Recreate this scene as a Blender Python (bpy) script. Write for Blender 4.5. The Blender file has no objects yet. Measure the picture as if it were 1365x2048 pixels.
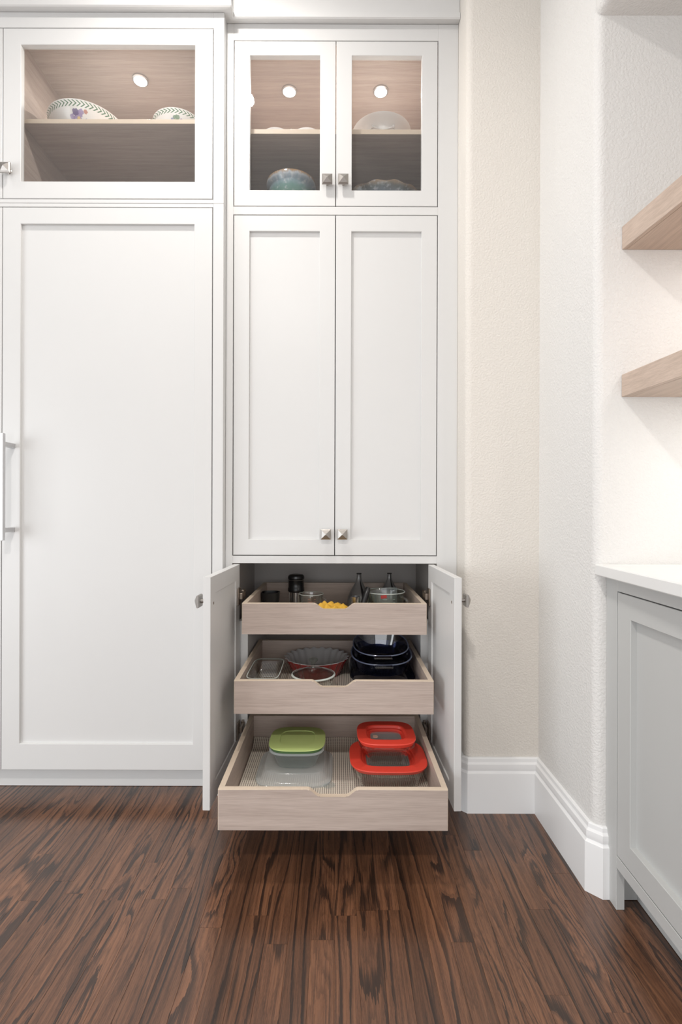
import bpy, bmesh, math, random
from mathutils import Vector, Matrix
random.seed(7)
PI = math.pi
scene = bpy.context.scene
COL = scene.collection

# ------------------------------------------------------------------ camera
ROLL = 0.003
cam_d = bpy.data.cameras.new('camera'); cam = bpy.data.objects.new('camera', cam_d); COL.objects.link(cam)
cam_d.sensor_fit = 'AUTO'; cam_d.sensor_width = 36.0
cam_d.lens = 1000.0 / 2048 * 36.0
cam_d.shift_x = 6.5 / 2048
cam_d.clip_start = 0.02
cam.location = (0, 0, 1.0)
cam.rotation_euler = (PI / 2, -ROLL, 0)
scene.camera = cam

# ------------------------------------------------------------------ world, lights, exposure
w = bpy.data.worlds.new('world'); scene.world = w; w.use_nodes = True
bg = w.node_tree.nodes['Background']
bg.inputs[0].default_value = (0.97, 0.985, 1.0, 1); bg.inputs[1].default_value = 0.5
scene.view_settings.view_transform = 'Standard'; scene.view_settings.look = 'None'
scene.view_settings.gamma = 1.0; scene.view_settings.use_curve_mapping = False
scene.view_settings.exposure = 0.06
scene.cycles.transparent_max_bounces = 40


def area(name, loc, energy, size, color=(1, 1, 1), target=None, shape='DISK', size_y=None, spread=PI):
    d = bpy.data.lights.new(name, 'AREA'); d.energy = energy; d.color = color; d.shape = shape
    d.size = size
    if size_y: d.size_y = size_y
    d.spread = spread
    o = bpy.data.objects.new(name, d); COL.objects.link(o); o.location = loc
    t = Vector(target) if target else Vector(loc) + Vector((0, 0, -1))
    o.rotation_euler = (t - Vector(loc)).to_track_quat('-Z', 'Y').to_euler()
    return o


WARM = (1.0, 0.96, 0.915)
CEIL = 2.95
area('ceiling_can_lamp', (-0.455, 1.28, CEIL - 0.012), 12.5, 0.11, WARM, spread=3.05)
area('ceiling_can_lamp', (-0.42, -0.90, CEIL - 0.012), 31, 0.13, WARM, spread=2.9)
area('ceiling_can_lamp', (-1.90, 1.28, CEIL - 0.012), 2.5, 0.11, WARM)
area('ceiling_can_lamp', (-1.90, -0.90, CEIL - 0.012), 6, 0.13, WARM)
area('window_daylight', (-3.2, -0.5, 0.9), 50, 2.2, (0.93, 0.97, 1.0), (0.2, 1.3, 0.8), 'RECTANGLE', 1.8)
area('rear_fill_light', (-0.2, -3.6, 1.1), 46, 3.0, (0.97, 0.985, 1.0), (-0.5, 1.8, 0.8), 'RECTANGLE', 2.0)  # added soft fill from behind the camera; no window is built there

# ------------------------------------------------------------------ node helpers
MATS = {}


class NT:
    def __init__(s, name):
        s.m = bpy.data.materials.new(name); s.m.use_nodes = True
        s.t = s.m.node_tree; s.t.nodes.clear()
        s.out = s.t.nodes.new('ShaderNodeOutputMaterial')
        MATS[name] = s.m

    def n(s, kind, **kw):
        nd = s.t.nodes.new('ShaderNode' + kind)
        for k, v in kw.items():
            if k.startswith('i_'):
                nd.inputs[k[2:].replace('_', ' ')].default_value = v
            else:
                setattr(nd, k, v)
        return nd

    def l(s, a, b): s.t.links.new(a, b)

    def put(s, sock, v):
        if isinstance(v, (int, float)): sock.default_value = v
        elif isinstance(v, tuple): sock.default_value = v
        else: s.l(v, sock)

    def math(s, op, a, b=0.0, c=None, clamp=False):
        nd = s.n('Math', operation=op); nd.use_clamp = clamp
        s.put(nd.inputs[0], a); s.put(nd.inputs[1], b)
        if c is not None: s.put(nd.inputs[2], c)
        return nd.outputs[0]

    def mixc(s, f, a, b, blend='MIX'):
        nd = s.n('Mix', data_type='RGBA', blend_type=blend)
        s.put(nd.inputs[0], f)
        s.put(nd.inputs[6], a if not isinstance(a, tuple) else (*a[:3], 1))
        s.put(nd.inputs[7], b if not isinstance(b, tuple) else (*b[:3], 1))
        return nd.outputs[2]

    def comb(s, x, y, z):
        nd = s.n('CombineXYZ'); s.put(nd.inputs[0], x); s.put(nd.inputs[1], y); s.put(nd.inputs[2], z)
        return nd.outputs[0]

    def pos(s):
        g = s.n('NewGeometry'); sp = s.n('SeparateXYZ'); s.l(g.outputs['Position'], sp.inputs[0])
        return sp.outputs

    def obj(s):
        g = s.n('TexCoord'); sp = s.n('SeparateXYZ'); s.l(g.outputs['Object'], sp.inputs[0])
        return g.outputs['Object'], sp.outputs

    def noise(s, vec, scale=1.0, detail=2.0, rough=0.5, dist=0.0):
        nd = s.n('TexNoise'); s.l(vec, nd.inputs['Vector'])
        nd.inputs['Scale'].default_value = scale; nd.inputs['Detail'].default_value = detail
        nd.inputs['Roughness'].default_value = rough; nd.inputs['Distortion'].default_value = dist
        return nd.outputs[0]

    def sstep(s, v, a, b, lo=0.0, hi=1.0):
        nd = s.n('MapRange', interpolation_type='SMOOTHSTEP')
        s.put(nd.inputs[0], v); s.put(nd.inputs[1], a); s.put(nd.inputs[2], b)
        s.put(nd.inputs[3], lo); s.put(nd.inputs[4], hi)
        return nd.outputs[0]

    def princ(s, color, rough=0.5, metal=0.0, spec=0.5, coat=0.0, bump=None, bstr=0.2, bdist=0.002, **kw):
        p = s.n('BsdfPrincipled')
        s.put(p.inputs['Base Color'], color if not isinstance(color, tuple) else (*color[:3], 1))
        s.put(p.inputs['Roughness'], rough); s.put(p.inputs['Metallic'], metal)
        p.inputs['Specular IOR Level'].default_value = spec
        p.inputs['Coat Weight'].default_value = coat
        for k, v in kw.items(): s.put(p.inputs[k.replace('_', ' ')], v)
        if bump is not None:
            b = s.n('Bump'); b.inputs['Strength'].default_value = bstr; b.inputs['Distance'].default_value = bdist
            s.l(bump, b.inputs['Height']); s.l(b.outputs[0], p.inputs['Normal'])
        s.l(p.outputs[0], s.out.inputs[0])
        return p


def simple(name, color, rough=0.5, metal=0.0, spec=0.5, coat=0.0, grain=0.0, gscale=60):
    t = NT(name)
    if grain:
        g = t.n('NewGeometry')
        f = t.noise(g.outputs['Position'], gscale, 3)
        c2 = tuple(max(0, c * (1 - grain)) for c in color)
        t.princ(t.mixc(f, color, c2), rough, metal, spec, coat)
    else:
        t.princ(color, rough, metal, spec, coat)
    return t.m


def painted(name, color, rough):
    t = NT(name); g = t.n('NewGeometry')
    f = t.noise(g.outputs['Position'], 3.0, 2)
    c2 = tuple(c * 0.97 for c in color)
    b = t.noise(g.outputs['Position'], 260, 2)
    t.princ(t.mixc(f, color, c2), rough, bump=b, bstr=0.04, bdist=0.001)
    return t.m


def wall_paint(name, color):
    t = NT(name); g = t.n('NewGeometry')
    b = t.noise(g.outputs['Position'], 165, 2.5, 0.5)
    b2 = t.sstep(b, 0.35, 0.65)
    t.princ(color, 0.75, spec=0.25, bump=b2, bstr=0.36, bdist=0.0020)
    return t.m


def oak_light(name, axis, c1, c2, rough=0.5):
    """taupe stained oak, grain running along axis (0 x, 1 y, 2 z)"""
    t = NT(name); P = t.pos(); oi = t.n('ObjectInfo')
    off = t.math('MULTIPLY', oi.outputs['Random'], 17.0)
    sc = [55.0, 55.0, 55.0]; sc[axis] = 2.2
    v = t.comb(*[t.math('MULTIPLY_ADD', P[i], sc[i], off) for i in range(3)])
    a = t.noise(v, 1.0, 3, 0.6, 0.4)
    sf = [420.0, 420.0, 420.0]; sf[axis] = 14.0
    vf = t.comb(*[t.math('MULTIPLY_ADD', P[i], sf[i], off) for i in range(3)])
    f = t.noise(vf, 1.0, 2, 0.6)
    k = t.math('MULTIPLY_ADD', t.sstep(f, 0.38, 0.66), 0.45, t.math('MULTIPLY', t.sstep(a, 0.3, 0.7), 0.6), clamp=True)
    t.princ(t.mixc(k, c1, c2), rough, spec=0.35, bump=f, bstr=0.06, bdist=0.001)
    return t.m


def clear(name, tint, edge, gloss=0.06, haze=0.0, hazecol=(1, 1, 1), rough=0.03, gpow=1.0):
    """thin clear glass or plastic: see-through body, darker where seen edge-on, sharp reflections"""
    t = NT(name)
    lw = t.n('LayerWeight'); lw.inputs['Blend'].default_value = 0.35
    tr = t.n('BsdfTransparent'); t.put(tr.inputs[0], t.mixc(lw.outputs['Facing'], tint, edge))
    gl = t.n('BsdfGlossy'); gl.inputs['Roughness'].default_value = rough
    gl.inputs[0].default_value = (1, 1, 1, 1)
    fr = t.n('Fresnel'); fr.inputs['IOR'].default_value = 1.5
    mx = t.n('MixShader'); geo = t.n('NewGeometry')      # reflect only where the ray enters, so that the far side of the thin wall does not mirror
    t.l(t.math('MULTIPLY', t.math('MULTIPLY', fr.outputs[0], gpow, clamp=True), t.math('SUBTRACT', 1.0, geo.outputs['Backfacing'])), mx.inputs[0])
    t.l(tr.outputs[0], mx.inputs[1]); t.l(gl.outputs[0], mx.inputs[2])
    last = mx.outputs[0]
    if haze:
        df = t.n('BsdfTranslucent'); df.inputs[0].default_value = (*hazecol, 1)
        d2 = t.n('BsdfDiffuse'); d2.inputs[0].default_value = (*hazecol, 1)
        ad = t.n('MixShader'); ad.inputs[0].default_value = 0.5
        t.l(df.outputs[0], ad.inputs[1]); t.l(d2.outputs[0], ad.inputs[2])
        m2 = t.n('MixShader'); m2.inputs[0].default_value = haze
        t.l(last, m2.inputs[1]); t.l(ad.outputs[0], m2.inputs[2]); last = m2.outputs[0]
    t.l(last, t.out.inputs[0])
    return t.m


def translucent_plastic(name, color, rough):
    t = NT(name); p = t.princ(color, rough)
    tl = t.n('BsdfTranslucent'); tl.inputs[0].default_value = (*color, 1)
    mx = t.n('MixShader'); mx.inputs[0].default_value = 0.25
    t.l(p.outputs[0], mx.inputs[1]); t.l(tl.outputs[0], mx.inputs[2]); t.l(mx.outputs[0], t.out.inputs[0])
    return t.m


def emit(name, color, strength):
    t = NT(name); e = t.n('Emission'); e.inputs[0].default_value = (*color, 1); e.inputs[1].default_value = strength
    t.l(e.outputs[0], t.out.inputs[0]); return t.m


# ------------------------------------------------------------------ materials
WHITE = painted('white_cabinet_paint', (0.712, 0.708, 0.698), 0.38)
GREYP = painted('grey_cabinet_paint', (0.56, 0.565, 0.555), 0.42)
TRIMW = painted('white_trim_paint', (0.88, 0.88, 0.88), 0.35)
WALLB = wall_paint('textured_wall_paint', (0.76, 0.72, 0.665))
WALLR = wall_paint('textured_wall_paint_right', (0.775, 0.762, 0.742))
CEILM = painted('ceiling_paint', (0.85, 0.85, 0.84), 0.8)
INNER = painted('cabinet_interior_melamine', (0.52, 0.49, 0.47), 0.5)
OAKX = oak_light('taupe_oak_cross_grain', 0, (0.56, 0.465, 0.41), (0.43, 0.345, 0.30))
OAKY = oak_light('taupe_oak_deep_grain', 1, (0.56, 0.465, 0.41), (0.43, 0.345, 0.30))
OAKZ = oak_light('taupe_oak_upright_grain', 2, (0.56, 0.465, 0.41), (0.43, 0.345, 0.30))
OAKS = oak_light('taupe_oak_shelf_grain', 1, (0.62, 0.495, 0.41), (0.48, 0.375, 0.305))
EDGE = simple('pale_maple_edge', (0.68, 0.56, 0.44), 0.5, grain=0.12, gscale=90)
NICKEL = simple('brushed_nickel', (0.44, 0.415, 0.39), 0.38, 1.0, grain=0.15, gscale=300)
STEEL = simple('stainless_steel', (0.62, 0.62, 0.63), 0.28, 1.0)
HINGE = simple('hinge_metal', (0.30, 0.25, 0.21), 0.35, 0.9)
QUARTZ = simple('white_quartz', (0.86, 0.86, 0.85), 0.25, grain=0.04, gscale=30)
BLACKP = simple('black_plastic', (0.010, 0.010, 0.011), 0.28)
DGREY = simple('dark_grey_satin_steel', (0.20, 0.195, 0.195), 0.30, 0.25)
PANE = clear('cabinet_glass', (0.96, 0.96, 0.96), (0.88, 0.89, 0.88), rough=0.02, gpow=0.9, haze=0.05, hazecol=(0.8, 0.8, 0.8))
GLASS = clear('clear_glass', (0.99, 0.993, 0.99), (0.80, 0.85, 0.82), gpow=2.2)
GREENGLASS = clear('greenish_glass', (0.97, 0.985, 0.975), (0.60, 0.72, 0.65), gpow=1.5)
BLUEGLASS = clear('dark_blue_glass', (0.50, 0.53, 0.66), (0.10, 0.12, 0.20), gpow=2.6)
BLUERIM = simple('blue_rim_highlight', (0.10, 0.12, 0.19), 0.12, coat=0.6)  # lighter solid blue stands in for highlights along the glass rims
PLASTIC = clear('clear_plastic', (0.985, 0.99, 0.99), (0.82, 0.87, 0.89), haze=0.10, hazecol=(0.90, 0.95, 0.96), rough=0.10)
PLASTICM = clear('milky_plastic', (0.98, 0.985, 0.99), (0.82, 0.87, 0.90), haze=0.46, hazecol=(0.90, 0.95, 0.98), rough=0.12)
GREENLID = translucent_plastic('lime_green_plastic', (0.60, 0.72, 0.27), 0.42)
GREENRIM = clear('green_gasket_plastic', (0.50, 0.72, 0.42), (0.25, 0.50, 0.25), haze=0.5, hazecol=(0.30, 0.52, 0.24), rough=0.2)
REDLID = simple('red_plastic', (0.72, 0.058, 0.034), 0.42)
CERWHITE = simple('white_glazed_ceramic', (0.80, 0.79, 0.77), 0.15)
REDGLAZE = simple('red_glaze', (0.30, 0.010, 0.012), 0.15, coat=0.5)
GREYWHITE = simple('off_white_glaze', (0.52, 0.51, 0.51), 0.25)
YELLOW = simple('yellow_cloth', (0.85, 0.50, 0.06), 0.8, grain=0.25, gscale=140)
REDMARK = simple('red_print', (0.6, 0.03, 0.03), 0.5)
PUCKM = emit('puck_light_lens', (1.0, 0.95, 0.88), 14.0)
CANM = emit('can_light_lens', (1.0, 0.95, 0.88), 6.0)
DARK = simple('dark_slot', (0.012, 0.012, 0.012), 0.6)


def floor_mat():
    t = NT('dark_stained_oak'); P = t.pos(); oi = t.n('ObjectInfo'); R = oi.outputs['Random']
    ox = t.math('MULTIPLY', R, 83.0); oy = t.math('MULTIPLY', R, 41.0)
    r2 = t.math('FRACT', t.math('MULTIPLY', R, 7.31)); r3 = t.math('FRACT', t.math('MULTIPLY', R, 23.7))

    def st(sx, sy, a, b, dt=2, ro=0.55, ds=0.0):
        return t.noise(t.comb(t.math('MULTIPLY_ADD', P[0], sx, a), t.math('MULTIPLY_ADD', P[1], sy, b), a), 1.0, dt, ro, ds)
    ysc = t.math('MULTIPLY_ADD', r2, 2.2, 0.9)
    a = t.noise(t.comb(t.math('MULTIPLY_ADD', P[0], 17.0, ox), t.math('MULTIPLY_ADD', P[1], ysc, oy), ox), 1.0, 1.0, 0.4, 0.35)
    wob = st(210.0, 16.0, oy, ox, 3, 0.65)
    amp = t.math('MULTIPLY_ADD', r3, 34.0, 16.0)
    ph = t.math('MULTIPLY_ADD', P[0], 150.0, t.math('MULTIPLY', t.math('MULTIPLY_ADD', wob, 0.11, a), amp))
    fine = st(620.0, 8.0, ox, oy, 3, 0.7)
    ring = t.math('FRACT', t.math('MULTIPLY', ph, 1 / (2 * PI)))
    saw = t.math('MULTIPLY', t.sstep(ring, 0.0, 0.06), t.sstep(ring, 0.75, 0.10))
    streak = st(230.0, 3.0, ox, ox, 3, 0.7)
    v = t.math('MULTIPLY_ADD', saw, 0.56, t.math('MULTIPLY_ADD', fine, 0.62, t.math('MULTIPLY', streak, 0.35)))
    ring2 = t.math('FRACT', t.math('MULTIPLY', ph, 2.7 / (2 * PI)))
    thin = t.math('MULTIPLY', t.math('MULTIPLY', t.sstep(ring2, 0.0, 0.08), t.sstep(ring2, 0.70, 0.12)), t.sstep(fine, 0.36, 0.58))
    speck = t.sstep(st(1100.0, 90.0, ox, oy, 2, 0.6), 0.40, 0.64)
    line = t.math('MULTIPLY', t.sstep(v, 0.79, 1.02), t.sstep(st(20.0, 1.6, oy, oy, 2), 0.30, 0.50))
    straight = t.sstep(streak, 0.46, 0.66)
    pores = t.sstep(fine, 0.44, 0.60)
    bb = t.sstep(st(95.0, 2.0, oy, ox, 3, 0.6), 0.34, 0.66)
    base = t.mixc(bb, (0.086, 0.0350, 0.0172), (0.165, 0.071, 0.034))
    base = t.mixc(t.math('MULTIPLY', pores, 0.45), base, (0.225, 0.108, 0.060))
    base = t.mixc(t.math('MULTIPLY', straight, 0.55), base, (0.036, 0.0155, 0.0092))
    base = t.mixc(t.math('MULTIPLY', thin, 0.62), base, (0.030, 0.0140, 0.0085))
    base = t.mixc(t.math('MULTIPLY', speck, 0.30), base, (0.205, 0.094, 0.048))
    dk = t.math('MULTIPLY', line, 0.90)
    col = t.mixc(dk, base, (0.0205, 0.0110, 0.0076))
    tone = t.math('MULTIPLY_ADD', r2, 0.65, 0.76)
    mul = t.n('Mix', data_type='RGBA', blend_type='MULTIPLY'); mul.inputs[0].default_value = 1.0
    t.l(col, mul.inputs[6]); cc = t.n('CombineColor')
    for i in range(3): t.l(tone, cc.inputs[i])
    t.l(cc.outputs[0], mul.inputs[7])
    h = t.math('SUBTRACT', t.math('MULTIPLY', fine, 0.5), t.math('MULTIPLY', dk, 0.6))
    t.princ(mul.outputs[2], t.math('MULTIPLY_ADD', fine, 0.12, 0.26), spec=0.5, coat=0.38, bump=h, bstr=0.10, bdist=0.0012, Coat_Roughness=0.16, Coat_IOR=1.6)
    return t.m


FLOORM = floor_mat()


def liner_mat():
    t = NT('woven_shelf_liner'); P = t.pos()
    sx = t.math('SINE', t.math('MULTIPLY', P[0], 2 * PI / 0.0066))
    sy = t.math('SINE', t.math('MULTIPLY', P[1], 2 * PI / 0.0105))
    a = t.sstep(sx, 0.0, 0.7); b = t.sstep(sy, 0.4, 0.95)
    d = t.math('MULTIPLY', a, t.math('SUBTRACT', 1.0, t.math('MULTIPLY', b, 0.5)))
    t.princ(t.mixc(d, (0.80, 0.73, 0.63), (0.26, 0.22, 0.19)), 0.8, bump=sx, bstr=0.25, bdist=0.001)
    return t.m


LINER = liner_mat()


def floral_mat(name, rimr, h, spots):
    """white glazed pottery printed with a green leaf border under the rim and small flower sprigs"""
    t = NT(name); vec, O = t.obj()
    ang = t.math('ARCTAN2', O[1], O[0])
    hh = t.math('DIVIDE', O[2], h)
    k = t.math('MULTIPLY', ang, int(430 * rimr) / (2 * PI))
    # chevron leaves on both sides of a centre line
    c = t.math('ABSOLUTE', t.math('SUBTRACT', hh, 0.865))
    saw = t.math('FRACT', t.math('MULTIPLY_ADD', c, 9.0, t.math('ADD', k, 100.0)))
    leaf = t.math('MULTIPLY', t.sstep(saw, 0.0, 0.12), t.sstep(saw, 0.5, 0.36, 0.0, 1.0))
    leaf = t.math('SUBTRACT', 1.0, t.sstep(t.math('ABSOLUTE', t.math('SUBTRACT', saw, 0.3)), 0.12, 0.26))
    mask = t.math('SUBTRACT', 1.0, t.sstep(c, 0.085, 0.11))
    col = t.mixc(t.math('MULTIPLY', leaf, mask), (0.80, 0.79, 0.76), (0.055, 0.16, 0.070))
    nz = t.noise(vec, 140, 2)
    for (p, r, cc) in spots:
        d = t.n('VectorMath', operation='DISTANCE'); t.l(vec, d.inputs[0]); d.inputs[1].default_value = p
        dd = t.math('MULTIPLY_ADD', t.math('SUBTRACT', nz, 0.5), r * 1.1, d.outputs['Value'])
        col = t.mixc(t.math('MULTIPLY', t.math('SUBTRACT', 1.0, t.sstep(dd, r * 0.8, r)), 0.9), col, cc)
    t.princ(col, 0.12)
    return t.m


def glaze_mat(name, h, cols):
    """streaky stoneware glaze: bands of colour by height with drips"""
    t = NT(name); vec, O = t.obj()
    ang = t.math('ARCTAN2', O[1], O[0])
    dr = t.noise(t.comb(t.math('MULTIPLY', ang, 6.0), t.math('MULTIPLY', O[2], 22.0), 0.0), 1.0, 3, 0.6)
    v = t.math('MULTIPLY_ADD', t.math('SUBTRACT', dr, 0.5), 0.16, t.math('DIVIDE', O[2], h))
    rp = t.n('ValToRGB'); e = rp.color_ramp.elements
    e[0].position = cols[0][0]; e[0].color = (*cols[0][1], 1); e[1].position = cols[-1][0]; e[1].color = (*cols[-1][1], 1)
    for p, c in cols[1:-1]:
        x = e.new(p); x.color = (*c, 1)
    t.l(v, rp.inputs[0])
    sp = t.noise(vec, 55, 4, 0.7)
    col = t.mixc(t.math('MULTIPLY', t.sstep(sp, 0.5, 0.68), 0.65), rp.outputs[0], (0.50, 0.53, 0.55))
    t.princ(col, 0.15, coat=0.4)
    return t.m


# ------------------------------------------------------------------ geometry helpers
def px(x, y, z):
    """world point seen at photo pixel (x, y) at depth z"""
    dx, dy = x - 676.0, y - 1024.0
    u, v = dx + ROLL * dy, dy - ROLL * dx
    return Vector((u * z / 1000, z, 1.0 - v * z / 1000))


WP = {}


def wpos(o):
    p = Vector((0, 0, 0))
    while o:
        p += o.location; o = o.parent
    return p


def thing(name, label, cat, loc, group=None):
    o = bpy.data.objects.new(name, None); COL.objects.link(o); o.location = loc
    o.empty_display_size = 0.05
    o['label'] = label; o['category'] = cat
    if group: o['group'] = group
    return o


def tag(o, label, cat, group=None):
    o['label'] = label; o['category'] = cat
    if group: o['group'] = group
    return o


def obj(name, bm, mats, parent=None, origin=None, smooth=None, label=None):
    """link bm (world coordinates) as one mesh object under parent"""
    base = Vector(origin) if origin is not None else (wpos(parent) if parent else Vector((0, 0, 0)))
    bmesh.ops.translate(bm, verts=bm.verts, vec=-base)
    bmesh.ops.recalc_face_normals(bm, faces=bm.faces)
    me = bpy.data.meshes.new(name); 
    if smooth:
        for f in bm.faces: f.smooth = True
        for e in bm.edges:
            if len(e.link_faces) == 2 and e.calc_face_angle(0) > math.radians(smooth): e.smooth = False
    bm.to_mesh(me); bm.free()
    for m in (mats if isinstance(mats, (list, tuple)) else [mats]): me.materials.append(m)
    o = bpy.data.objects.new(name, me); COL.objects.link(o)
    if parent: o.parent = parent; o.location = base - wpos(parent)
    else: o.location = base
    if label: o['label'] = label
    return o


def struct(name, bm, m, **kw):
    o = obj(name, bm, m, **kw)
    o['kind'] = 'structure'
    return o


def new(): return bmesh.new()


def box(bm, x0, x1, y0, y1, z0, z1, bev=0.0, mi=0, xf=None):
    vs = [bm.verts.new((x, y, z)) for x in (x0, x1) for y in (y0, y1) for z in (z0, z1)]
    idx = [(0, 1, 3, 2), (4, 6, 7, 5), (0, 4, 5, 1), (2, 3, 7, 6), (0, 2, 6, 4), (1, 5, 7, 3)]
    fs = []
    for i in idx:
        f = bm.faces.new([vs[k] for k in i]); f.material_index = mi; fs.append(f)
    nv = vs
    if bev:
        r = bmesh.ops.bevel(bm, geom=list({e for f in fs for e in f.edges}), offset=bev, segments=1, affect='EDGES', profile=0.5)
        nv = list({v for f in r['faces'] for v in f.verts} | {v for v in vs if v.is_valid})
    if xf:
        for v in nv: v.co = xf(v.co)
    return nv


def grid_ring(bm, x0, x1, z0, z1, hx0, hx1, hz0, hz1, y0, y1, bev=0.0):
    """rectangular frame (door frame) in the xz plane, thickness y0..y1"""
    o = [(x0, z0), (x1, z0), (x1, z1), (x0, z1)]; i = [(hx0, hz0), (hx1, hz0), (hx1, hz1), (hx0, hz1)]
    V = {}
    for nm, pts in (('o', o), ('i', i)):
        for y, s in ((y0, 'f'), (y1, 'b')):
            V[nm + s] = [bm.verts.new((a, y, b)) for a, b in pts]
    sharp = []
    for k in range(4):
        j = (k + 1) % 4
        bm.faces.new((V['of'][k], V['of'][j], V['if'][j], V['if'][k]))
        bm.faces.new((V['ob'][k], V['ib'][k], V['ib'][j], V['ob'][j]))
        bm.faces.new((V['of'][k], V['ob'][k], V['ob'][j], V['of'][j]))
        bm.faces.new((V['if'][k], V['if'][j], V['ib'][j], V['ib'][k]))
    if bev:
        es = [e for e in bm.edges if any(len({v for v in e.verts} & set(V[a])) == 2 for a in ('of', 'if', 'ob', 'ib'))]
        bmesh.ops.bevel(bm, geom=es, offset=bev, segments=1, affect='EDGES', profile=0.5)


def loft(bm, rings, n=48, closed_start=True, closed_end=True, cx=0, cy=0, rot=0.0, mi=0, tilt=None):
    """rings: (hx, hy, z, p) superellipses, bridged in order"""
    L = []
    for r in rings:
        hx, hy, z, p = r[:4]; ox, oy = (r[4], r[5]) if len(r) > 4 else (0, 0)
        loop = []
        for k in range(n):
            a = 2 * PI * k / n + PI / n
            c, s = math.cos(a), math.sin(a)
            x = ox + hx * math.copysign(abs(c) ** (2 / p), c); y = oy + hy * math.copysign(abs(s) ** (2 / p), s)
            xr = x * math.cos(rot) - y * math.sin(rot); yr = x * math.sin(rot) + y * math.cos(rot)
            co = Vector((xr, yr, z))
            if tilt: co = tilt @ co
            loop.append(bm.verts.new((co.x + cx, co.y + cy, co.z)))
        L.append(loop)
    for a, b in zip(L, L[1:]):
        for k in range(n):
            f = bm.faces.new((a[k], a[(k + 1) % n], b[(k + 1) % n], b[k])); f.material_index = mi
    if closed_start: bm.faces.new(list(reversed(L[0]))).material_index = mi
    if closed_end: bm.faces.new(L[-1]).material_index = mi
    return L


def lathe(bm, prof, n=48, cx=0, cy=0, cz=0, mi=0, mod=None, ends=True):
    """profile (r, z); mod(angle, i, r, z) may change r and z"""
    L = []
    for i, (r, z) in enumerate(prof):
        loop = []
        for k in range(n):
            a = 2 * PI * k / n; rr, zz = (r, z) if not mod else mod(a, i, r, z)
            loop.append(bm.verts.new((cx + rr * math.cos(a), cy + rr * math.sin(a), cz + zz)))
        L.append(loop)
    for a, b in zip(L, L[1:]):
        for k in range(n):
            f = bm.faces.new((a[k], a[(k + 1) % n], b[(k + 1) % n], b[k])); f.material_index = mi
    if ends:
        bm.faces.new(list(reversed(L[0]))).material_index = mi
        bm.faces.new(L[-1]).material_index = mi
    return L


def tube(bm, pts, r, n=10, flat=1.0, caps=True):
    pts = [Vector(p) for p in pts]; L = []
    up = Vector((0, 0, 1))
    for i, p in enumerate(pts):
        d = (pts[min(i + 1, len(pts) - 1)] - pts[max(i - 1, 0)]).normalized()
        a = d.cross(up)
        if a.length < 1e-4: a = d.cross(Vector((1, 0, 0)))
        a.normalize(); b = a.cross(d)
        rr = r[i] if isinstance(r, (list, tuple)) else r
        L.append([bm.verts.new(p + a * rr * flat * math.cos(2 * PI * k / n) + b * rr * math.sin(2 * PI * k / n)) for k in range(n)])
    for a, b in zip(L, L[1:]):
        for k in range(n): bm.faces.new((a[k], a[(k + 1) % n], b[(k + 1) % n], b[k]))
    if caps:
        bm.faces.new(list(reversed(L[0]))); bm.faces.new(L[-1])


def sweep(bm, prof, path, side=1, ends=True):
    """profile (offset, z) carried along a plan polyline with mitred corners; side +1 offsets to the right of travel"""
    path = [Vector(p) for p in path]; L = []
    nrm = []
    for a, b in zip(path, path[1:]):
        d = (b - a).normalized(); nrm.append(Vector((d.y, -d.x)) * side)
    for i, p in enumerate(path):
        if i == 0: m = nrm[0]
        elif i == len(path) - 1: m = nrm[-1]
        else:
            m = nrm[i - 1] + nrm[i]; m = m / m.dot(nrm[i])
        L.append([bm.verts.new((p.x + m.x * o, p.y + m.y * o, z)) for o, z in prof])
    for a, b in zip(L, L[1:]):
        for k in range(len(prof) - 1): bm.faces.new((a[k], a[k + 1], b[k + 1], b[k]))
    if ends:
        bm.faces.new(L[0]); bm.faces.new(list(reversed(L[-1])))


def arc(cx, cy, r, a0, a1, n=6):
    return [(cx + r * math.cos(math.radians(a0 + (a1 - a0) * k / n)), cy + r * math.sin(math.radians(a0 + (a1 - a0) * k / n))) for k in range(n + 1)]


def extrude_path(bm, path, z0, z1):
    a = [bm.verts.new((x, y, z0)) for x, y in path]; b = [bm.verts.new((x, y, z1)) for x, y in path]
    for k in range(len(path) - 1): bm.faces.new((a[k], a[k + 1], b[k + 1], b[k]))


def extrude_solid(bm, path, z0, z1):
    a = [bm.verts.new((x, y, z0)) for x, y in path]; b = [bm.verts.new((x, y, z1)) for x, y in path]
    n = len(path)
    for k in range(n): bm.faces.new((a[k], a[(k + 1) % n], b[(k + 1) % n], b[k]))
    bm.faces.new(list(reversed(a))); bm.faces.new(b)


# ------------------------------------------------------------------ key depths and lines
ZT, ZF = 1.80, 1.76           # front planes: pantry cabinet, refrigerator run
XC = -0.0113                  # centre line of the pantry doors
XG = -0.405                   # where the refrigerator run ends and the pantry begins
XR = 0.430                    # right return of the wall beside the pantry
ZW = 1.68                     # short wall facing the camera
XW = 0.677                    # right wall
ZN = 1.312                    # niche end wall
SOF = 2.305                   # niche soffit height

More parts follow.
